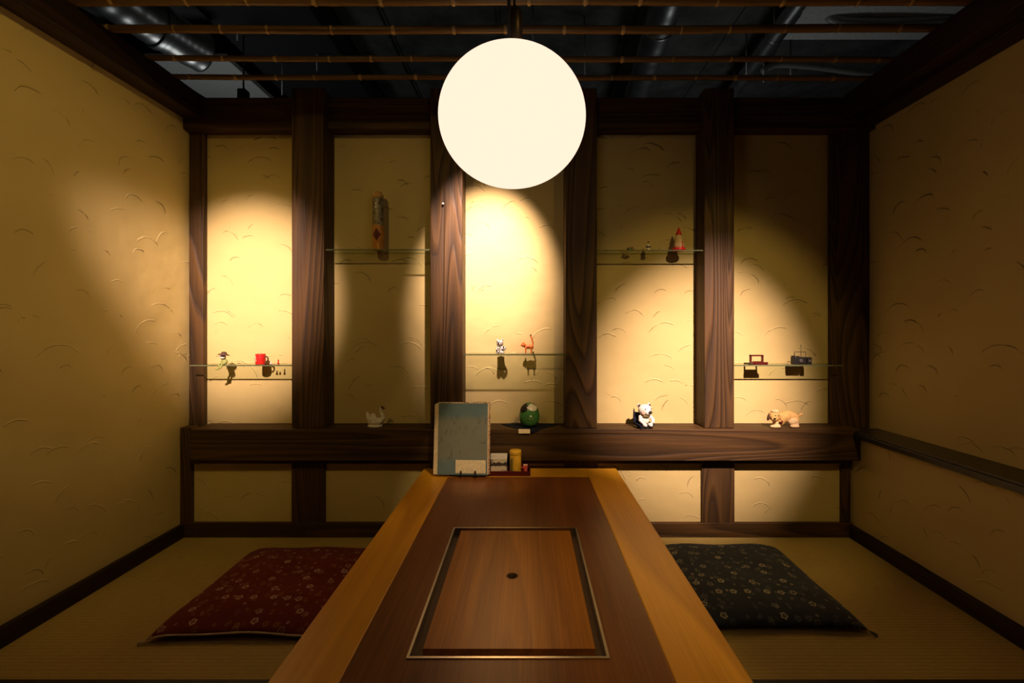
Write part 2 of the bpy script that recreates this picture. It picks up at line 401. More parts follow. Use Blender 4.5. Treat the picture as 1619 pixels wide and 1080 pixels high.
ctr = thing('ceiling_hanger', 'small black hanger box on a rod above the left corner panel', 'hanger', (ax(385, 3.1), 3.1, az(154, 3.1) - .05))
bm = BM(); bm_tube(bm, [(0, 0, .09), (0, 0, 1.0)], .006, 8); obj('rod', bm, M['cable'], ctr, smooth=True)
box('hanger_box', -.028, .028, -.03, .03, 0, .1, M['black'], ctr, bevel=.008)
rod0 = None
for px, Yr, y1, lab in ((375, 3.0, 64, 'thin hanger rod above the second bamboo pole, leftmost of the rods'), (446, 3.4, 150, 'thin hanger rod over the leftmost tall post'),
                   (501, 3.3, 112, 'thin hanger rod just right of the leftmost tall post'), (842, 3.0, 78, 'thin hanger rod just right of the lamp socket'), (924, 3.2, 120, 'thin hanger rod rising right of the globe lamp'),
                   (1180, 3.3, 118, 'thin hanger rod left of the dark slanting pipe'), (1207, 3.3, 130, 'thin hanger rod beside the dark slanting pipe'), (1250, 3.4, 125, 'rightmost thin hanger rod, behind the bamboo poles')):
    z0 = az(y1, Yr)
    if rod0 is None:
        bm = BM(); bm_tube(bm, [(0, 0, 0), (0, 0, 1.0)], .005, 8); o = rod0 = obj('hanger_rod', bm, M['pipe'], None, smooth=True)
    else: o = rod0.copy(); C.objects.link(o)
    o.location = (ax(px, Yr), Yr, z0); o.scale = (1, 1, 3.2 - z0)
    tag(o, lab, 'hanger rod', 'ceiling hanger rods')

# ------------------------------------------------------------------ bamboo poles
def bamboo(label, Y, r, yl, yc, yr, seed):
    rnd = random.Random(seed)
    xs = [-1.74, 1.80]; bm = BM(); pts, rs = [], []
    x = -1.74; nodes = []; q = -1.74 + rnd.random() * .15
    while q < 1.8: nodes.append(q); q += rnd.uniform(.17, .26) * (1 if r < .016 else 1.1)
    N = 520
    for i in range(N + 1):
        x = -1.74 + 3.54 * i / N
        z = .0
        s = (x - (-1.66)) / 3.3
        z = yl * (1 - s) * (1 - 2 * s) + yc * 4 * s * (1 - s) + yr * s * (2 * s - 1)
        d = min(abs(x - q) for q in nodes)
        rr = r * (1 - .06 * math.exp(-((d - .012) / .01) ** 2) + .22 * math.exp(-(d / .004) ** 2))
        pts.append((x, rnd.uniform(-.0002, .0002), z + .0015 * math.sin(x * 5 + seed))); rs.append(rr)
    bm_tube(bm, pts, rs, 14); bm.normal_update()
    for f_ in bm.faces:
        if min(abs(f_.calc_center_median().x - q) for q in nodes) < .0052: f_.material_index = 1
    o = obj('bamboo_pole', bm, [M['bamboo'], M['node']], None, smooth=True); o.location = (0, Y, 2.128 + r * 1.1)
    return tag(o, label, 'bamboo pole', 'bamboo poles across the top of the alcove')
bamboo('nearest bamboo pole crossing the very top of the picture', 1.592, .0165, 0, .003, 0, 1)
bamboo('second bamboo pole from the top, thick with pale knots', 1.742, .0145, .003, .0, .008, 2)
bamboo('thin bamboo pole passing behind the top of the globe', 1.925, .0115, .003, .0, -.002, 3)
bamboo('farthest bamboo pole, lowest of the four in the picture', 2.068, .0115, .003, .0, -.002, 4)

# ------------------------------------------------------------------ pendant lamp
LX, LY, LZ = ax(810, 1.23), 1.23, 1.566
lamp = thing('pendant_lamp', 'large glowing white globe pendant lamp hanging over the table', 'lamp', (LX, LY, LZ))
bm = BM(); prof = []
for i in range(49):
    a = PI * i / 48
    prof.append((.197 * math.sin(a) ** .96 * 1.0, -.1775 * math.cos(a)))
prof[0] = (0, -.1775); prof[-1] = (0, .1775)
bm_lathe(bm, prof, 96); obj('globe_shade', bm, M['globe'], lamp, smooth=True, label='glowing white glass globe')
bm = BM(); bm_lathe(bm, [(0, 0), (.026, 0), (.026, .008), (.02, .012), (0, .012)], 32, (0, 0, .176)); obj('shade_collar', bm, M['white'], lamp, smooth=True, bevel=.001)
bm = BM(); bm_lathe(bm, [(0, 0), (.017, 0), (.017, .018), (.0205, .022), (.0205, .10), (.018, .106), (0, .106)], 32, (.007, 0, .187)); obj('lamp_socket', bm, M['bronze'], lamp, smooth=True)
bm = BM(); bm_tube(bm, smoothpts([(.007, 0, .29), (.003, -.003, .36), (-.004, -.004, .5), (-.004, 0, .9), (-.004, 0, 1.63)]), .0035, 10); obj('lamp_cord', bm, M['cable'], lamp, smooth=True)
bm = BM(); bm_tube(bm, smoothpts([(-.006, -.024, .188), (-.009, -.026, .24), (-.008, -.024, .3), (-.004, -.01, .40), (-.004, 0, .9), (-.004, 0, 1.6)]), .0045, 10); obj('support_cable', bm, M['cable'], lamp, smooth=True)
bm = BM(); bm_lathe(bm, [(0, 0), (.05, 0), (.05, .03), (0, .03)], 24, (-.004, 0, 1.604)); obj('ceiling_rose', bm, M['black'], lamp, smooth=True, bevel=.003)

# ------------------------------------------------------------------ table
H = .666; TZ = CZ - H
def tx(r): return r * H
X0, X1, X2, X3 = tx(-.733), tx(-.529), tx(.424), tx(.645)
YF, YR, YI = .62, 2.176, H * F / 234
tb = thing('low_table', 'long low table with golden wood borders and red-brown centre', 'table', (0, 1.4, 0))
def tbox(n, x0, x1, y0, y1, z0, z1, m, bevel=.0, par=tb): return box(n, x0, x1, y0 - 1.4, y1 - 1.4, z0, z1, M[m], par, bevel=bevel)
tbox('side_border', X0, X1, YF, YR, TZ - .045, TZ, 'border', .004)['label'] = 'left golden wood border'
tbox('side_border', X2, X3, YF, YR, TZ - .045, TZ, 'border', .004)['label'] = 'right golden wood border'
tbox('rear_border', X1, X2, YI, YR, TZ - .045, TZ, 'border_x', .001)
# centre panel with opening
ix0, ix1, iy0, iy1 = tx(-.3645), tx(.2535), H * F / 522, H * F / 314.5
bm = BM()
for a in ((X1, ix0, YF, YI), (ix1, X2, YF, YI), (ix0, ix1, iy1, YI), (ix0, ix1, YF, iy0)):
    bm_box(bm, a[0], a[1], a[2] - 1.4, a[3] - 1.4, TZ - .04, TZ - .0004)
bmesh.ops.remove_doubles(bm, verts=bm.verts, dist=1e-5)
obj('centre_panel', bm, M['inner'], tb)
fw = .0055
bm = BM()
for a in ((ix0, ix0 + fw, iy0, iy1), (ix1 - fw, ix1, iy0, iy1), (ix0 + fw, ix1 - fw, iy0, iy0 + fw), (ix0 + fw, ix1 - fw, iy1 - fw, iy1)):
    bm_box(bm, a[0], a[1], a[2] - 1.4, a[3] - 1.4, TZ - .03, TZ + .0018)
obj('grill_frame', bm, M['steel'], tb, label='thin steel frame')
tbox('grill_well', ix0 + fw, ix1 - fw, iy0 + fw, iy1 - fw, TZ - .04, TZ - .022, 'brown')
cx0, cx1, cy0, cy1 = tx(-.3235), tx(.2165), H * F / 505, H * F / 318.5
HX, HY, HR = tx(-22 / 390), H * F / 390, .0145
# cover board with a real finger hole
bm = BM(); seg = 40
def ringz(z):
    return [bm.verts.new((HX + HR * math.cos(2 * PI * i / seg), HY - 1.4 + HR * math.sin(2 * PI * i / seg), z)) for i in range(seg)]
def sqz(z):
    out = []
    for i in range(seg):
        a = 2 * PI * i / seg; c, s = math.cos(a), math.sin(a)
        tt = min(((cx1 if c > 0 else cx0) - HX) / c if abs(c) > 1e-6 else 1e9, ((cy1 if s > 0 else cy0) - HY) / s if abs(s) > 1e-6 else 1e9)
        out.append(bm.verts.new((HX + c * tt, HY - 1.4 + s * tt, z)))
    return out
def snap(vs):
    for c in ((cx0, cy0), (cx0, cy1), (cx1, cy0), (cx1, cy1)):
        v = min(vs, key=lambda q: (q.co.x - c[0]) ** 2 + (q.co.y + 1.4 - c[1]) ** 2); v.co.x, v.co.y = c[0], c[1] - 1.4
a, b, c_, d = ringz(TZ - .001), sqz(TZ - .001), ringz(TZ - .018), sqz(TZ - .018)
snap(b); snap(d)
for i in range(seg):
    j = (i + 1) % seg
    bm.faces.new((a[i], b[i], b[j], a[j])); bm.faces.new((c_[j], d[j], d[i], c_[i])); bm.faces.new((b[i], d[i], d[j], b[j])); bm.faces.new((a[j], c_[j], c_[i], a[i]))
obj('grill_cover', bm, M['cover'], tb, label='lift-out wooden cover with a finger hole')
bm = BM(); bm_lathe(bm, [(.0125, -.014), (.0125, .0006), (.0155, .0006), (.0158, 0), (.0146, -.014)], 40, (HX, HY - 1.4, TZ - .001)); obj('finger_ring', bm, M['brown'], tb, smooth=True)
bm = BM(); bm_lathe(bm, [(0, 0), (.0065, 0), (.0065, .006), (0, .006)], 20, (HX, HY - 1.4, TZ - .0185)); obj('ring_stud', bm, M['bronze'], tb, smooth=True)
for x in (X0 + .10, X3 - .16):
    for y in (.72, 2.04): tbox('leg', x, x + .06, y, y + .06, 0, TZ - .045, 'post', .003)
for y in (.74, 2.06): tbox('apron', X0 + .16, X3 - .16, y, y + .02, TZ - .12, TZ - .045, 'beam_x', .002)
for x in (X0 + .12, X3 - .14): tbox('apron', x, x + .02, .78, 2.04, TZ - .12, TZ - .045, 'beam_y', .002)

# ------------------------------------------------------------------ floor cushions
def cushion(name, label, x0, x1, y0, y1, mat, piping, seed, rz):
    cx, cy = (x0 + x1) / 2, (y0 + y1) / 2; a, b = (x1 - x0) / 2, (y1 - y0) / 2
    th = thing(name, label, 'cushion', (cx, cy, 0), rz)
    N = 56; bm = BM(); top, bot = {}, {}
    def base(u, v):
        return (a * u * (1 - .035 * (1 - v * v) ** 2 + .012 * abs(v) ** 8), b * v * (1 - .03 * (1 - u * u) ** 2 + .012 * abs(u) ** 8))
    def seam(u, v):
        e = (abs(u) * abs(v)) ** 6
        return .024 * (1 - .55 * e) + .003 * math.sin(u * 6 + seed) * (1 - e) * max(abs(u), abs(v)) ** 4
    for i in range(N + 1):
        for j in range(N + 1):
            u = math.sin((i / N - .5) * PI) * .5 + (i / N * 2 - 1) * .5; v = math.sin((j / N - .5) * PI) * .5 + (j / N * 2 - 1) * .5
            pu, pv = max(0, 1 - abs(u) ** 3.2), max(0, 1 - abs(v) ** 3.2)
            pr = (pu * pv) ** .55
            x, y = base(u, v)
            nz = noise.noise(Vector((u * 2.2 + seed, v * 2.2, 0))) * .005 + noise.noise(Vector((u * 7 + seed, v * 7, 3))) * .0018
            s = seam(u, v)
            top[i, j] = bm.verts.new((x, y, s + pr * (.036 + nz)))
            edge = i in (0, N) or j in (0, N)
            bot[i, j] = top[i, j] if edge else bm.verts.new((x, y, s * (1 - min(1, pr * 1.6)) + .0005))
    for i in range(N):
        for j in range(N):
            bm.faces.new((top[i, j], top[i + 1, j], top[i + 1, j + 1], top[i, j + 1]))
            q = [bot[i, j], bot[i, j + 1], bot[i + 1, j + 1], bot[i + 1, j]]
            try: bm.faces.new(q)
            except ValueError: pass
    obj('cushion_cover', bm, M[mat], th, smooth=True)
    per = [(-1 + 2 * i / 40, -1) for i in range(41)] + [(1, -1 + 2 * i / 40) for i in range(1, 41)] + [(1 - 2 * i / 40, 1) for i in range(1, 41)] + [(-1, 1 - 2 * i / 40) for i in range(1, 40)]
    if piping:
        bm = BM(); pts = []
        for u, v in per[:41]:
            x, y = base(u, v); pts.append((x, y - .0005, seam(u, v)))
        bm_tube(bm, pts, .0028, 8); obj('piping', bm, M['piping'], th, smooth=True, label='ivory piping along the front seam')
    for su, sv in (((-1, -1), (1, -1), (-1, 1), (1, 1)) if piping else ((-1, -1), (1, -1))):
        x, y = base(su, sv); z = seam(su, sv); bm = BM()
        rn = random.Random(seed + su * 3 + sv)
        for q in range(7):
            an = math.atan2(sv, su) + rn.uniform(-.6, .6); L = rn.uniform(.014, .026)
            bm_tube(bm, [(x * .995, y * .995, z), (x + math.cos(an) * L * .5, y + math.sin(an) * L * .5, z * .8), (x + math.cos(an) * L, y + math.sin(an) * L, .003)], .0012, 6)
        obj('tassel', bm, M['piping' if piping else mat], th, smooth=True)
    return th
cushion('floor_cushion', 'dark red flower-print floor cushion with ivory piping, left of table', -1.205, -.63, 1.452, 2.03, 'fab_red', True, 1.0, .0)
cushion('floor_cushion', 'navy blue flower-print floor cushion on the mat, right of table', .55, 1.12, 1.495, 2.06, 'fab_blue', False, 4.0, .0)

# ------------------------------------------------------------------ glass shelves
def shelf(label, px0, px1, py, d=.10):
    y0 = YP - d
    z = az(py, y0)
    x0, x1 = px0, px1
    th = thing('glass_shelf', label, 'shelf', ((x0 + x1) / 2, y0, z - .006), 0, 'glass shelves on the back wall')
    w = (x1 - x0) / 2
    box('glass_plate', -w, w, .0012, YP - y0, 0, .006, M['glass'], th)
    box('glass_edge', -w, w, 0, .0012, 0, .006, M['glass_edge'], th, label='green-tinted polished front edge')
    return z
def pe(px): return ax(px, YPOST)
zA = shelf('glass shelf in the leftmost panel, holding the red cup', ax(300, 2.17), ax(461, YPOST), 577)
zB = shelf('high glass shelf under the tall patterned tube', ax(513, YPOST), ax(680, YPOST), 394)
zC = shelf('glass shelf under the orange cat, in the centre panel', ax(731, YPOST), ax(894, YPOST), 560)
zD = shelf('high glass shelf under the red and cream cone', ax(945, YPOST), ax(1114, YPOST), 395)
zE = shelf('glass shelf under the tiny black radio, far right panel', ax(1162, YPOST), ax(1334, 2.17), 577)

# ------------------------------------------------------------------ shelf figures
YO = 2.215
def fig(name, label, cat, px, z, Y=YO, rz=0, group=None): return thing(name, label, cat, (ax(px, Y), Y, z), rz, group)
# frog-like doll with a hat, legs hanging over the shelf edge
g = fig('frog_figurine', 'green figurine in a brown hat, legs hanging over the shelf edge', 'figurine', 352, zA, 2.176)
bm = BM(); bm_ell(bm, (0, .012, .014), (.015, .012, .015)); bm_ell(bm, (-.004, .008, .036), (.014, .011, .012))
bm_tube(bm, [(-.008, .008, .006), (-.012, -.006, .004), (-.014, -.008, -.018)], .005); bm_tube(bm, [(.006, .008, .006), (.002, -.006, .004), (-.002, -.009, -.012)], .005)
bm_ell(bm, (-.018, -.012, -.02), (.009, .006, .004)); bm_ell(bm, (-.004, -.012, -.014), (.008, .005, .004)); bm_tube(bm, [(.012, .008, .024), (.018, .0, .012), (.012, -.004, .006)], .0035)
obj('body', bm, M['frog'], g, remesh=.0015)
bm = BM(); bm_ell(bm, (-.002, -.001, .036), (.014, .006, .008)); obj('face', bm, M['white'], g, smooth=True, label='white face')
for sx in (-.007, .003): bm = BM(); bm_ell(bm, (sx, -.007, .039), (.0016, .0015, .0016), seg=10); obj('eye', bm, M['black'], g, smooth=True)
bm = BM(); bm_lathe(bm, [(0, .013), (.010, .011), (.013, .002), (.024, -.001), (.024, -.003), (0, -.002)], 24, (.002, .006, .050), Matrix.Rotation(.15, 4, 'Y')); obj('hat', bm, M['brown'], g, smooth=True)
# red cup
g = fig('red_cup', 'small bright red cup with dark handle on left glass shelf', 'cup', 412, zA, 2.20)
bm = BM(); bm_lathe(bm, [(0, 0), (.021, 0), (.0225, .002), (.0225, .050), (.0205, .051), (.0205, .006), (0, .005)], 36); obj('cup_body', bm, M['red'], g, smooth=True, bevel=.0006)
bm = BM(); bm_tube(bm, smoothpts([(.021, 0, .038), (.032, 0, .036), (.036, 0, .024), (.030, 0, .012), (.021, 0, .012)]), .0036, 10); obj('handle', bm, M['brown'], g, smooth=True)
bm = BM(); bm_ell(bm, (-.014, -.0195, .03), (.004, .003, .011)); bm_ell(bm, (-.009, -.0215, .018), (.003, .002, .004)); obj('emblem', bm, M['pink'], g, smooth=True)
# tiny figures beside the cup
for px, m, hh, lab in ((428, 'white', .016, 'tiny white figure beside the red cup'), (433, 'tan_light', .010, 'tiny pale bead-like figure right of the white one'), (440, 'red', .024, 'tiny red pin-shaped figure at the right end of left shelf')):
    g = fig('tiny_figurine', lab, 'figurine', px, zA, 2.2)
    bm = BM(); bm_lathe(bm, [(0, 0), (.004, 0), (.0048, .002), (.003, hh * .5), (.002, hh * .6), (.0036, hh * .78), (.0025, hh * .95), (0, hh)], 20); obj('body', bm, M[m], g, smooth=True)
    bm = BM(); bm_lathe(bm, [(0, 0), (.0055, 0), (.0055, .0018), (0, .0018)], 20, (0, 0, -.0)); obj('foot', bm, M['brown'], g, smooth=True)
# tall patterned tube
g = fig('patterned_tube', 'tall narrow tube, amber below and mottled grey above, on shelf', 'ornament', 598, zB, 2.215)
bm = BM(); bm_lathe(bm, [(0, 0), (.025, 0), (.027, .003), (.027, .245), (.024, .255), (0, .256)], 40); obj('tube_body', bm, M['tubewrap'], g, smooth=True)
bm = BM()
for q in range(16):
    an = q * PI / 8; bm_tube(bm, [(.016 * math.cos(an), .016 * math.sin(an), .25), (.021 * math.cos(an), .021 * math.sin(an), .268), (.014 * math.cos(an), .014 * math.sin(an), .284)], [.005, .005, .003], 6)
bm_lathe(bm, [(0, .25), (.02, .25), (.021, .27), (.012, .282), (0, .284)], 24); obj('tied_top', bm, M['tan'], g, smooth=True)
for z in (.206, .222): bm = BM(); bm_box(bm, -.006, .001, -.0295, -.026, z - .006, z + .006); obj('paper_label', bm, M['white'], g, bevel=.001)
box('paper_strip', .006, .013, -.0288, -.024, .004, .03, M['yellow'], g, bevel=.0006)
# calico cat (round, spotted)
g = fig('spotted_cat_figurine', 'round white figurine with black spots on centre shelf', 'figurine', 791, zC)
bm = BM(); bm_ell(bm, (0, .002, .022), (.019, .016, .021)); bm_ell(bm, (-.002, -.002, .050), (.017, .015, .016)); bm_ell(bm, (-.014, 0, .064), (.005, .004, .007)); bm_ell(bm, (.010, 0, .064), (.005, .004, .007))
bm_tube(bm, [(.016, -.006, .034), (.024, -.014, .026), (.02, -.018, .016)], .0055); bm_tube(bm, [(-.014, -.008, .030), (-.016, -.016, .014)], .0055); bm_ell(bm, (.010, -.012, .006), (.012, .010, .006)); bm_ell(bm, (-.012, -.012, .006), (.010, .010, .006))
obj('body', bm, M['calico'], g, remesh=.0016)
for sx in (-.008, .004): bm = BM(); bm_ell(bm, (sx, -.0165, .052), (.002, .0016, .0026), seg=10); obj('eye', bm, M['black'], g, smooth=True)
bm = BM(); bm_ell(bm, (-.002, -.018, .046), (.0025, .002, .0016), seg=10); obj('nose', bm, M['pink'], g, smooth=True)
# orange cat
g = fig('orange_cat_figurine', 'small orange cat figurine with tall upright tail, centre shelf', 'figurine', 835, zC)
bm = BM()
for x, y in ((-.012, -.008), (-.012, .008), (.016, -.008), (.016, .008)): bm_tube(bm, [(x, y, .001), (x, y * .9, .014), (x * .9, y * .7, .032)], [.0038, .0036, .0052], 10)
bm_ell(bm, (.002, 0, .034), (.023, .011, .011)); bm_ell(bm, (-.022, -.003, .042), (.0115, .010, .010)); bm_ell(bm, (-.032, -.004, .040), (.005, .006, .004))
bm_ell(bm, (-.024, -.010, .052), (.0035, .0025, .005)); bm_ell(bm, (-.022, .005, .052), (.0035, .0025, .005)); bm_ell(bm, (.016, 0, .032), (.011, .011, .013))
bm_tube(bm, smoothpts([(.02, 0, .036), (.023, 0, .054), (.018, 0, .072), (.012, 0, .088)]), .0038, 10)
obj('body', bm, M['orange'], g, remesh=.0014)
bm = BM(); bm_ell(bm, (.0125, 0, .089), (.0042, .0042, .005)); obj('tail_tip', bm, M['brown'], g, smooth=True)
for sy in (-.009, .001): bm = BM(); bm_ell(bm, (-.0335, sy, .044), (.0012, .0016, .0018), seg=10); obj('eye', bm, M['black'], g, smooth=True)
# high right shelf
g = fig('sprig_ornament', 'tiny pink and green sprig lying on the high right shelf', 'ornament', 997, zD)
bm = BM(); rn = random.Random(5)
for q in range(9):
    a = rn.uniform(0, 2 * PI); bm_tube(bm, [(0, 0, .006), (.012 * math.cos(a), .008 * math.sin(a), .012), (.02 * math.cos(a), .012 * math.sin(a), rn.uniform(.004, .018))], [.003, .0035, .0015], 6)
bm_ell(bm, (0, 0, .006), (.012, .01, .006)); obj('leaves', bm, M['stem'], g, smooth=True)
for q, (x, z) in enumerate(((-.014, .012), (-.008, .021), (.006, .017), (.014, .013))): bm = BM(); bm_ell(bm, (x, -.004, z), (.005, .005, .004), seg=12); obj('blossom', bm, M['pink' if q % 2 else 'brown'], g, smooth=True)
g = fig('bell_ornament', 'tiny white bell-shaped figure with knob, middle of high shelf', 'ornament', 1025, zD)
bm = BM(); bm_lathe(bm, [(0, 0), (.011, 0), (.012, .003), (.010, .012), (.007, .018), (.010, .022), (.007, .030), (.003, .036), (0, .038)], 28); obj('body', bm, M['white'], g, smooth=True)
bm = BM(); bm_lathe(bm, [(.0102, .0185), (.0125, .020), (.0125, .023), (.0102, .0245)], 28); obj('band', bm, M['grey'], g, smooth=True)
bm = BM(); bm_tube(bm, [(0, 0, .036), (0, 0, .043)], .0012, 8); bm_ell(bm, (0, 0, .046), (.0036, .0036, .0036), seg=12); obj('knob', bm, M['brown'], g, smooth=True)
g = fig('cone_ornament', 'cream cone figure with red tip and red base, high shelf', 'ornament', 1073, zD, 2.205)
bm = BM(); bm_lathe(bm, [(0, .010), (.025, .010), (.0235, .03), (.018, .058), (.011, .082), (0, .083)], 36); obj('body', bm, M['tan_light'], g, smooth=True)
bm = BM(); bm_lathe(bm, [(0, 0), (.030, 0), (.0315, .003), (.0315, .012), (.029, .015), (0, .015)], 36); obj('base', bm, M['red'], g, smooth=True)
bm = BM(); bm_lathe(bm, [(0, .078), (.0145, .078), (.0135, .084), (.007, .100), (.003, .112), (0, .114)], 28); obj('tip', bm, M['red'], g, smooth=True)
bm = BM(); bm_tube(bm, [(.012, -.022, .014), (.010, -.017, .045)], .003, 8); obj('stripe', bm, M['red'], g, smooth=True)
# far right shelf
g = fig('miniature_sofa', 'dark red open-framed miniature bench on far right shelf', 'ornament', 1197, zE, 2.20)
bm = BM()
for a in ((-.032, .034, -.02, .02, 0, .008), (-.034, .040, -.026, -.012, 0, .013), (-.032, -.025, 0, .014, .006, .046), (.025, .032, 0, .014, .006, .046), (-.032, .032, 0, .014, .039, .046)): bm_box(bm, *a)
obj('frame', bm, M['dkred'], g, bevel=.0015)
box('cushion', -.024, .024, -.011, .0, .0085, .016, M['dkred'], g, bevel=.002)
g = fig('miniature_radio', 'tiny black radio with wire handle and antenna, far right shelf', 'ornament', 1266, zE, 2.20)
box('case', -.042, .022, -.012, .014, 0, .036, M['black'], g, bevel=.003)
box('side_speaker', .024, .046, -.014, .010, 0, .034, M['black'], g, bevel=.003)
for x, z, r_ in ((-.006, .018, .0095), (.035, .017, .007)): bm = BM(); bm_lathe(bm, [(0, 0), (r_, 0), (r_, .002), (r_ * .7, .003), (0, .0015)], 24, (x, -.013 if x < .02 else -.0145, z), Matrix.Rotation(PI / 2, 4, 'X')); obj('dial', bm, M['grey'], g, smooth=True)
bm = BM(); bm_tube(bm, [(-.032, 0, .034), (-.032, 0, .060), (.024, 0, .060), (.024, 0, .030)], .0014, 8); obj('handle', bm, M['black'], g)
bm = BM(); bm_tube(bm, [(.003, .004, .034), (.003, .004, .096)], .0011, 8); obj('antenna', bm, M['black'], g, smooth=True)
bm = BM(); bm_box(bm, -.042, -.028, -.006, .008, .036, .042); bm_box(bm, -.018, -.008, -.006, .008, .036, .040); obj('button', bm, M['black'], g, bevel=.001)

# ------------------------------------------------------------------ figures on the sill
YQ = 2.185
g = fig('swan_figurine', 'white ceramic swan with raised wings on the wooden sill', 'figurine', 593, ZS, YQ)
bm = BM(); bm_ell(bm, (0, 0, .026), (.036, .024, .020)); bm_ell(bm, (-.030, -.006, .048), (.010, .008, .026), Matrix.Rotation(-.25, 3, 'Y')); bm_ell(bm, (-.012, .010, .042), (.016, .006, .022), Matrix.Rotation(-.2, 3, 'Y'))
bm_ell(bm, (-.004, -.014, .036), (.022, .009, .016)); bm_tube(bm, smoothpts([(.026, 0, .026), (.038, 0, .042), (.033, 0, .062), (.026, 0, .078), (.030, 0, .088)]), [.012] * 9 + [.009] * 8 + [.0065] * 8 + [.006] * 8, 12)
bm_ell(bm, (.032, -.001, .090), (.009, .007, .007)); obj('body', bm, M['white'], g, remesh=.0018)
bm = BM(); bm_lathe(bm, [(0, 0), (.032, 0), (.036, .004), (.034, .010), (0, .011)], 32, (0, 0, 0), Matrix.Diagonal((1, .7, 1, 1))); obj('base', bm, M['white'], g, smooth=True)
bm = BM(); bm_tube(bm, [(.036, -.003, .091), (.044, -.006, .091), (.052, -.009, .088)], [.0055, .004, .001], 10); bm_ell(bm, (.034, -.004, .096), (.006, .005, .005)); obj('beak', bm, M['dkred'], g, smooth=True, label='dark red beak')

# green round doll on a navy cloth
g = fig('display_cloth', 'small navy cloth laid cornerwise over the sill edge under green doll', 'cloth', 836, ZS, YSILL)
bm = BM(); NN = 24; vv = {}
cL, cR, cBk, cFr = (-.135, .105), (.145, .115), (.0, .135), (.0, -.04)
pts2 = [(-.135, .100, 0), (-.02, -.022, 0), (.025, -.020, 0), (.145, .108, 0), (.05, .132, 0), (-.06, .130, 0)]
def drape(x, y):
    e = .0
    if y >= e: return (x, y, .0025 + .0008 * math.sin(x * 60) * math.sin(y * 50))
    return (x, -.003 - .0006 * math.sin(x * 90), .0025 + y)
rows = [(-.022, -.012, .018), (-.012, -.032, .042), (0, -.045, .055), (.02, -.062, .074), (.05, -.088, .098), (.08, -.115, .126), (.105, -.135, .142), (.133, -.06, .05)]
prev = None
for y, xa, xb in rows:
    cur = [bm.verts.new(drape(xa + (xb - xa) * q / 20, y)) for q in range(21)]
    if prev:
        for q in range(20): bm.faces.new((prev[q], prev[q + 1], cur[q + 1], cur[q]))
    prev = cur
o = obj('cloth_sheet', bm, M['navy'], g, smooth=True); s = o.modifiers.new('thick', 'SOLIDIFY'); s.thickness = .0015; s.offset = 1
g = fig('green_round_doll', 'glossy green round doll with white face on navy cloth', 'figurine', 837, ZS + .0045, 2.18)
GS = 1.0
bm = BM(); bm_lathe(bm, [(0, 0), (.024, .001), (.040, .012), (.048, .034), (.049, .052), (.045, .074), (.036, .094), (.022, .108), (.008, .113), (0, .1135)], 48); obj('body', bm, M['green'], g, smooth=True)
# white face patch conforming to the egg, upper front
def egg_r(z):
    P = [(0, 0), (.001, .024), (.012, .040), (.034, .048), (.052, .049), (.074, .045), (.094, .036), (.108, .022), (.113, .008), (.1135, 0)]
    for (z0, r0), (z1, r1) in zip(P, P[1:]):
        if z <= z1: return r0 + (r1 - r0) * (z - z0) / max(1e-6, z1 - z0)
    return 0
def patch(name, z0f, z1f, a0, a1, off, mat, parent, lab=None):
    bm = BM(); G = {}
    for i in range(25):
        a = a0 + (a1 - a0) * i / 24; s = 1 - ((i - 12) / 12) ** 2
        for j in range(9):
            z = z0f(s) + (z1f(s) - z0f(s)) * j / 8; r = egg_r(z) + off
            G[i, j] = bm.verts.new((r * math.cos(a), r * math.sin(a), z))
    for i in range(24):
        for j in range(8): bm.faces.new((G[i, j], G[i + 1, j], G[i + 1, j + 1], G[i, j + 1]))
    o = obj(name, bm, M[mat], parent, smooth=True, label=lab); m_ = o.modifiers.new('t', 'SOLIDIFY'); m_.thickness = .0012; m_.offset = 1
patch('face', lambda s: .094 - .016 * s, lambda s: .094 + .0165 * s, -PI / 2 - .35, -PI / 2 + 1.25, .0012, 'white', g, 'white face')
patch('hair', lambda s: .072 + .010 * (1 - s), lambda s: .100 + .011 * s, -PI / 2 - 1.5, -PI / 2 - .25, .001, 'black', g, 'black hair outline')
bm = BM(); bm_ell(bm, (.006, -.049, .056), (.005, .003, .005)); obj('nose', bm, M['white'], g, smooth=True)
for sx in (-.008, .018): bm = BM(); bm_ell(bm, (sx, -.0475, .068), (.0045, .002, .002)); obj('eye', bm, M['olive'], g, smooth=True)
bm = BM(); bm_tube(bm, smoothpts([(-.016, -.0465, .048), (.004, -.0505, .040), (.022, -.045, .050)]), .0013, 8); obj('mouth', bm, M['olive'], g, smooth=True)
g = fig('name_card', 'small cream wooden card propped below the green doll', 'card', 829, ZS - .005, YSILL - .007)
bm = BM(); bm_box(bm, -.027, .027, -.003, .001, -.012, .008); obj('card_face', bm, M['cream'], g, bevel=.0006)
box('card_back', -.024, .024, .001, .004, -.010, .006, M['tan'], g, bevel=.0004)

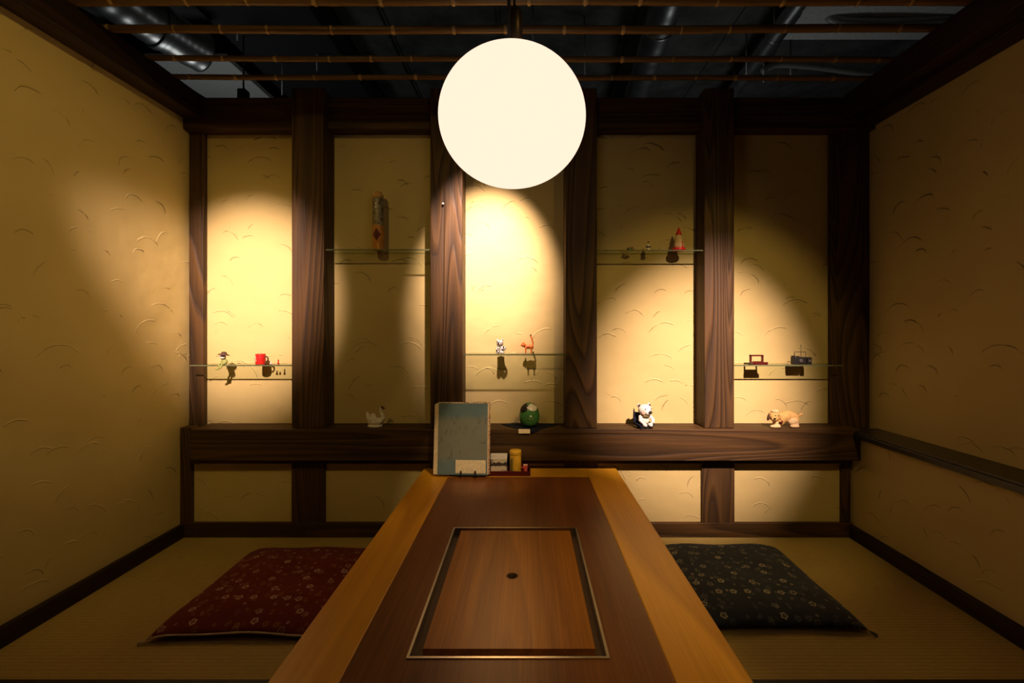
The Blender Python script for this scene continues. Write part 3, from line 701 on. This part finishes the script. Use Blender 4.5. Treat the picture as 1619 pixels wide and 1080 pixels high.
# bear in a black curved seat
g = fig('toy_armchair', 'black curved toy armchair on the sill holding the white bear', 'toy chair', 1016, ZS, 2.172, .35)
bm = BM(); prof = [(.040, -.036, .004), (.042, -.01, .006), (.038, .018, .008), (.034, .030, .030), (.030, .034, .056), (.028, .035, .068)]
lo = []
for w, y, z in prof: lo.append([bm.verts.new((w * math.sin(q * PI / 16), y - .012 * (1 - math.cos(q * PI / 16)) * 0, z + .018 * (abs(q) / 8) ** 3)) for q in range(-8, 9)])
for A, B in zip(lo, lo[1:]):
    for q in range(16): bm.faces.new((A[q], A[q + 1], B[q + 1], B[q]))
o = obj('shell', bm, M['navy'], g, smooth=True); m_ = o.modifiers.new('t', 'SOLIDIFY'); m_.thickness = .006; m_.offset = -1
box('rail', -.034, .034, -.036, .030, -.0, .005, M['black'], g, bevel=.002)
g = fig('bear_figurine', 'white seated bear with black nose in the black seat', 'figurine', 1019, ZS + .012, 2.168, .2)
bm = BM(); bm_ell(bm, (0, .004, .028), (.026, .020, .028)); bm_ell(bm, (.0, -.004, .074), (.033, .027, .026)); bm_ell(bm, (.006, -.026, .064), (.017, .014, .013))
bm_ell(bm, (-.028, .002, .094), (.009, .006, .010)); bm_ell(bm, (.024, .002, .096), (.009, .006, .010))
bm_tube(bm, [(-.022, -.004, .046), (-.030, -.018, .026), (-.018, -.03, .014)], [.010, .009, .008]); bm_tube(bm, [(.022, -.004, .046), (.034, -.018, .028), (.028, -.03, .014)], [.010, .009, .008])
bm_ell(bm, (-.012, -.028, .006), (.011, .016, .010)); bm_ell(bm, (.016, -.028, .006), (.011, .016, .010)); obj('body', bm, M['white'], g, remesh=.0022)
bm = BM(); bm_ell(bm, (.010, -.041, .067), (.009, .007, .0075)); obj('nose', bm, M['black'], g, smooth=True, label='big black nose')
for sx in (-.010, .020): bm = BM(); bm_ell(bm, (sx, -.0305, .082), (.0026, .002, .003), seg=10); obj('eye', bm, M['black'], g, smooth=True)
for sx in (-.028, .024): bm = BM(); bm_ell(bm, (sx, -.0035, .095), (.006, .003, .007), seg=14); obj('inner_ear', bm, M['brown'], g, smooth=True)
bm = BM(); bm_ell(bm, (-.016, -.024, .059), (.008, .006, .006)); obj('cheek', bm, M['pink'], g, smooth=True)
bm = BM(); bm_tube(bm, smoothpts([(-.024, -.008, .050), (-.008, -.022, .047), (.010, -.024, .047), (.024, -.008, .050)]), .004, 8); obj('collar', bm, M['olive'], g, smooth=True)

# lying dog
g = fig('dog_figurine', 'tan plush dog crouching on the sill, far right', 'figurine', 1236, ZS, 2.18)
bm = BM(); bm_ell(bm, (.030, .004, .048), (.048, .024, .030)); bm_ell(bm, (.062, .004, .036), (.022, .024, .030)); bm_ell(bm, (-.008, .0, .036), (.022, .022, .030)); bm_ell(bm, (-.026, -.006, .026), (.020, .020, .024))
bm_ell(bm, (-.040, -.012, .056), (.027, .024, .027)); bm_ell(bm, (-.052, -.030, .046), (.015, .013, .013))
bm_tube(bm, smoothpts([(.078, .006, .045), (.092, .006, .058), (.104, .004, .060)]), .0055, 10)
obj('body', bm, M['tan'], g, remesh=.0025)
for x, y, rx in ((-.044, -.026, .026), (.050, -.020, .022)): bm = BM(); bm_ell(bm, (x, y, .009), (rx, .012, .009)); bm_ell(bm, (x + rx * .5, y + .008, .018), (.013, .011, .016)); obj('paw', bm, M['tan_light'], g, remesh=.0022)
bm = BM(); bm_ell(bm, (.048, -.012, .030), (.026, .014, .020)); obj('haunch_patch', bm, M['tan_light'], g, smooth=True)
for x, y, rz in ((-.064, -.006, .35), (-.020, -.018, -.35)): bm = BM(); bm_ell(bm, (x, y, .052), (.007, .010, .021), Matrix.Rotation(rz, 3, 'Y')); obj('ear', bm, M['brown' if x < -.05 else 'tan'], g, smooth=True)
bm = BM(); bm_ell(bm, (-.056, -.043, .049), (.005, .004, .004)); obj('nose', bm, M['black'], g, smooth=True)
for x in (-.050, -.034): bm = BM(); bm_ell(bm, (x, -.0365, .062), (.0025, .002, .0028), seg=10); obj('eye', bm, M['black'], g, smooth=True)
bm = BM(); bm_ell(bm, (-.042, -.018, .079), (.018, .014, .008)); obj('brow_patch', bm, M['tan_light'], g, smooth=True)
bm = BM(); bm_tube(bm, smoothpts([(-.030, -.034, .030), (-.016, -.028, .028), (-.006, -.016, .034)]), .004, 8); obj('collar', bm, M['dkred'], g, smooth=True)

# pin on the second post
g = thing('wall_pin', 'tiny white-headed pin stuck in the post beside the globe', 'pin', (ax(701, YPOST), YPOST, az(323, YPOST)))
bm = BM(); bm_tube(bm, [(0, 0, 0), (0, -.008, 0)], .001, 8); obj('needle', bm, M['steel'], g, smooth=True)
bm = BM(); bm_ell(bm, (0, -.010, 0), (.0055, .005, .0055)); obj('head', bm, M['white'], g, smooth=True)

# ------------------------------------------------------------------ things on the table
MX, MYY = ax(732, 2.07), 2.062
st = thing('menu_stand', 'small black easel stand with two prongs holding the menu', 'stand', (MX, MYY, TZ))
for x in (-.004, .060):
    bm = BM(); bm_tube(bm, smoothpts([(x, .018, .006), (x, -.006, .004), (x, -.030, .006), (x, -.034, .020), (x, -.032, .032)]), .004, 10); obj('prong', bm, M['black'], st, smooth=True)
    bm = BM(); bm_tube(bm, [(x, .016, .006), (x, .030, .18)], .0035, 10); obj('upright', bm, M['black'], st, smooth=True)
    bm = BM(); bm_tube(bm, [(x, .027, .14), (x, .058, .06), (x, .085, .004)], .0035, 10); obj('rear_leg', bm, M['black'], st, smooth=True)
bm = BM(); bm_tube(bm, [(-.06, -.004, .004), (.12, -.004, .004)], .004, 10); obj('crossbar', bm, M['black'], st, smooth=True)
bm = BM(); bm_tube(bm, [(-.004, .028, .16), (.06, .028, .16)], .003, 8); obj('crossbar', bm, M['black'], st, smooth=True)
mn = thing('menu_folder', 'blue-grey menu folder with a cream label standing on the table', 'menu', (MX, MYY - .022, TZ + .011)); mn.rotation_euler = (-.10, 0, -.04)
W = .112
box('front_cover', -W, W, 0, .003, .0, .318, M['menu'], mn, bevel=.0008)
box('title_label', -.030, W - .006, -.0012, 0, .008, .066, M['cream'], mn, bevel=.0004, label='blank cream paper label')
bm = BM()
for i in range(8): bm_box(bm, -W - .019 + i * .0012, W + .0 + i * .0003, .0035 + i * .0016, .0046 + i * .0016, .001, .312 + .0008 * i)
obj('pages', bm, M['cream'], mn)
box('back_cover', -W - .004, W + .010, .0165, .0195, .002, .322, M['pattern'], mn, bevel=.0008, label='brown patterned back cover')
bm = BM(); bm_tube(bm, smoothpts([(.03, .012, .312), (.05, .012, .325), (.08, .014, .327), (.112, .014, .322)]), .002, 8); obj('cord', bm, M['cream'], mn, smooth=True)

TX, TY = ax(805, 2.07), 2.088
tr = thing('condiment_tray', 'small dark red lacquer tray at the far end of table', 'tray', (TX, TY, TZ))
bm = BM(); w, d = .096, .031
bm_box(bm, -w, w, -d, d, 0, .005); bm_box(bm, -w, w, -d, -d + .004, .005, .022); bm_box(bm, -w, w, d - .004, d, .005, .04); bm_box(bm, -w, -w + .004, -d, d, .005, .04); bm_box(bm, w - .004, w, -d, d, .005, .04)
obj('tray_body', bm, M['dkred'], tr, bevel=.001)
box('tray_lining', -w + .004, w - .004, -d + .004, d - .004, .005, .0062, M['red'], tr)
g = thing('spice_tin', 'yellow cylindrical spice tin standing in the red tray', 'tin', (ax(815, 2.09), 2.086, TZ + .0063))
bm = BM(); bm_lathe(bm, [(0, 0), (.0255, 0), (.0262, .001), (.0262, .094), (.024, .097), (0, .097)], 40); obj('tin_body', bm, M['yellow'], g, smooth=True)
bm = BM(); bm_lathe(bm, [(.0262, .084), (.0272, .085), (.0272, .101), (.025, .105), (.012, .106), (0, .106)], 40); obj('lid', bm, M['yellow'], g, smooth=True)
bm = BM()
for i in range(10):
    a0 = -PI / 2 - 1.0 + i * .06; a1 = a0 + .06; r_ = .0266
    q = [bm.verts.new((r_ * math.cos(a), r_ * math.sin(a), z)) for a, z in ((a0, .012), (a1, .012), (a1, .072 + .004 * math.sin(i)), (a0, .072 + .004 * math.sin(i)))]
    bm.faces.new(q)
o = obj('printed_band', bm, M['olive'], g); m_ = o.modifiers.new('t', 'SOLIDIFY'); m_.thickness = .0006
g = thing('spice_box', 'black and white printed small box in the tray beside yellow tin', 'box', (ax(789, 2.1), 2.094, TZ + .0063))
box('box_body', -.037, .037, -.015, .015, 0, .082, M['print'], g, bevel=.001)
box('box_lid', -.038, .038, -.016, .016, .064, .084, M['white'], g, bevel=.001)
g = thing('red_tube', 'shiny red tube lying along the front of the tray', 'tube', (ax(786, 2.07), 2.0675, TZ + .0062))
bm = BM(); bm_tube(bm, [(-.042, 0, .0068), (.030, 0, .0068)], .0068, 20); obj('tube_body', bm, M['redtube'], g, smooth=True, bevel=.001)
bm = BM(); bm_tube(bm, [(.030, 0, .0068), (.046, 0, .0068)], .0052, 20); obj('cap', bm, M['dkred'], g, smooth=True)
for q, x in enumerate((.078, .062)):
    g = thing('spice_packet', 'small red packet leaning in the right end of tray' if q == 0 else 'thin dark red packet between the tin and the end packet', 'packet', (TX + x - .004, TY + .012 - q * .016, TZ + .0063))
    box('packet_body', -.010, .010, -.004, .004, 0, .030 - q * .006, M['redtube' if q == 0 else 'dkred'], g, bevel=.002)
    box('packet_seal', -.010, .010, -.0015, .0015, .030 - q * .006, .035 - q * .006, M['cream' if q == 0 else 'redtube'], g, bevel=.0004)

# ------------------------------------------------------------------ lights
def spot(name, loc, tgt, power, deg, blend=1.0, size=.03, col=(1, .60, .215)):
    l = bpy.data.lights.new(name, 'SPOT'); l.energy = power; l.spot_size = math.radians(deg); l.spot_blend = blend
    l.shadow_soft_size = size; l.color = col
    o = bpy.data.objects.new(name, l); C.objects.link(o); o.location = loc
    o.rotation_euler = (Vector(tgt) - Vector(loc)).to_track_quat('-Z', 'Y').to_euler()
def wp(px, py, Y=YP): return at(px, py, Y)
HOT, WARM = (1, .69, .58), (1, .66, .19)
spot('spot_left', (-1.0, .1, 2.45), wp(392, 475), 850, 24, 1, .02, HOT)
spot('spot_left_spill', (-1.0, .12, 2.45), wp(600, 510), 26, 58, 1, .03, WARM)
spot('spot_centre', (-.15, 1.5, 2.12), wp(770, 425), 370, 40, 1, .02, HOT)
spot('spot_right', (1.05, .1, 2.45), wp(1100, 615), 900, 27, 1, .02, HOT)
spot('spot_right_wide', (1.04, .11, 2.46), wp(1100, 645), 42, 40, .45, .03, WARM)
spot('spot_right_spill', (1.07, .12, 2.45), wp(900, 600), 12, 60, 1, .03, WARM)
spot('spot_left_wall', (-.1, .25, 2.45), (-1.66, 1.66, 1.24), 48, 54, .9, .03, WARM)
spot('spot_table', (.5, .3, 2.5), (.22, 1.1, .33), 44, 26, 1, .03, WARM)
spot('spot_table_end', (.75, .2, 2.5), (-.18, 2.06, .46), 150, 13, 1, .03, (1, .68, .38))
l = bpy.data.lights.new('ceiling_fill', 'POINT'); l.energy = 4.5; l.color = (.95, 1, .97); l.shadow_soft_size = .2  # unseen fill light, added behind the back wall to brighten ceiling and ducts
o = bpy.data.objects.new('ceiling_fill', l); C.objects.link(o); o.location = (-2.3, 3.3, 1.8)
l = bpy.data.lights.new('ceiling_fill', 'POINT'); l.energy = 4.5; l.color = (.95, 1, .97); l.shadow_soft_size = .2  # second added fill, out of view, for the right side of the ceiling
o = bpy.data.objects.new('ceiling_fill', l); C.objects.link(o); o.location = (1.4, 3.6, 1.7)

w = bpy.data.worlds.new('World'); bpy.context.scene.world = w; w.use_nodes = True
w.node_tree.nodes['Background'].inputs[0].default_value = (.5, .6, .7, 1); w.node_tree.nodes['Background'].inputs[1].default_value = .002

cam = bpy.data.cameras.new('camera'); cam.sensor_width = 36; cam.lens = F / 1619 * 36
cam.shift_x = -(VX - 809.5) / 1619; cam.shift_y = -(540 - VY) / 1619; cam.clip_start = .02
co = bpy.data.objects.new('camera', cam); C.objects.link(co); co.location = (0, 0, CZ); co.rotation_euler = (PI / 2, 0, 0)
sc = bpy.context.scene; sc.camera = co
sc.view_settings.view_transform = 'Standard'; sc.view_settings.look = 'None'
sc.view_settings.exposure = 0; sc.view_settings.gamma = 1; sc.view_settings.use_curve_mapping = False
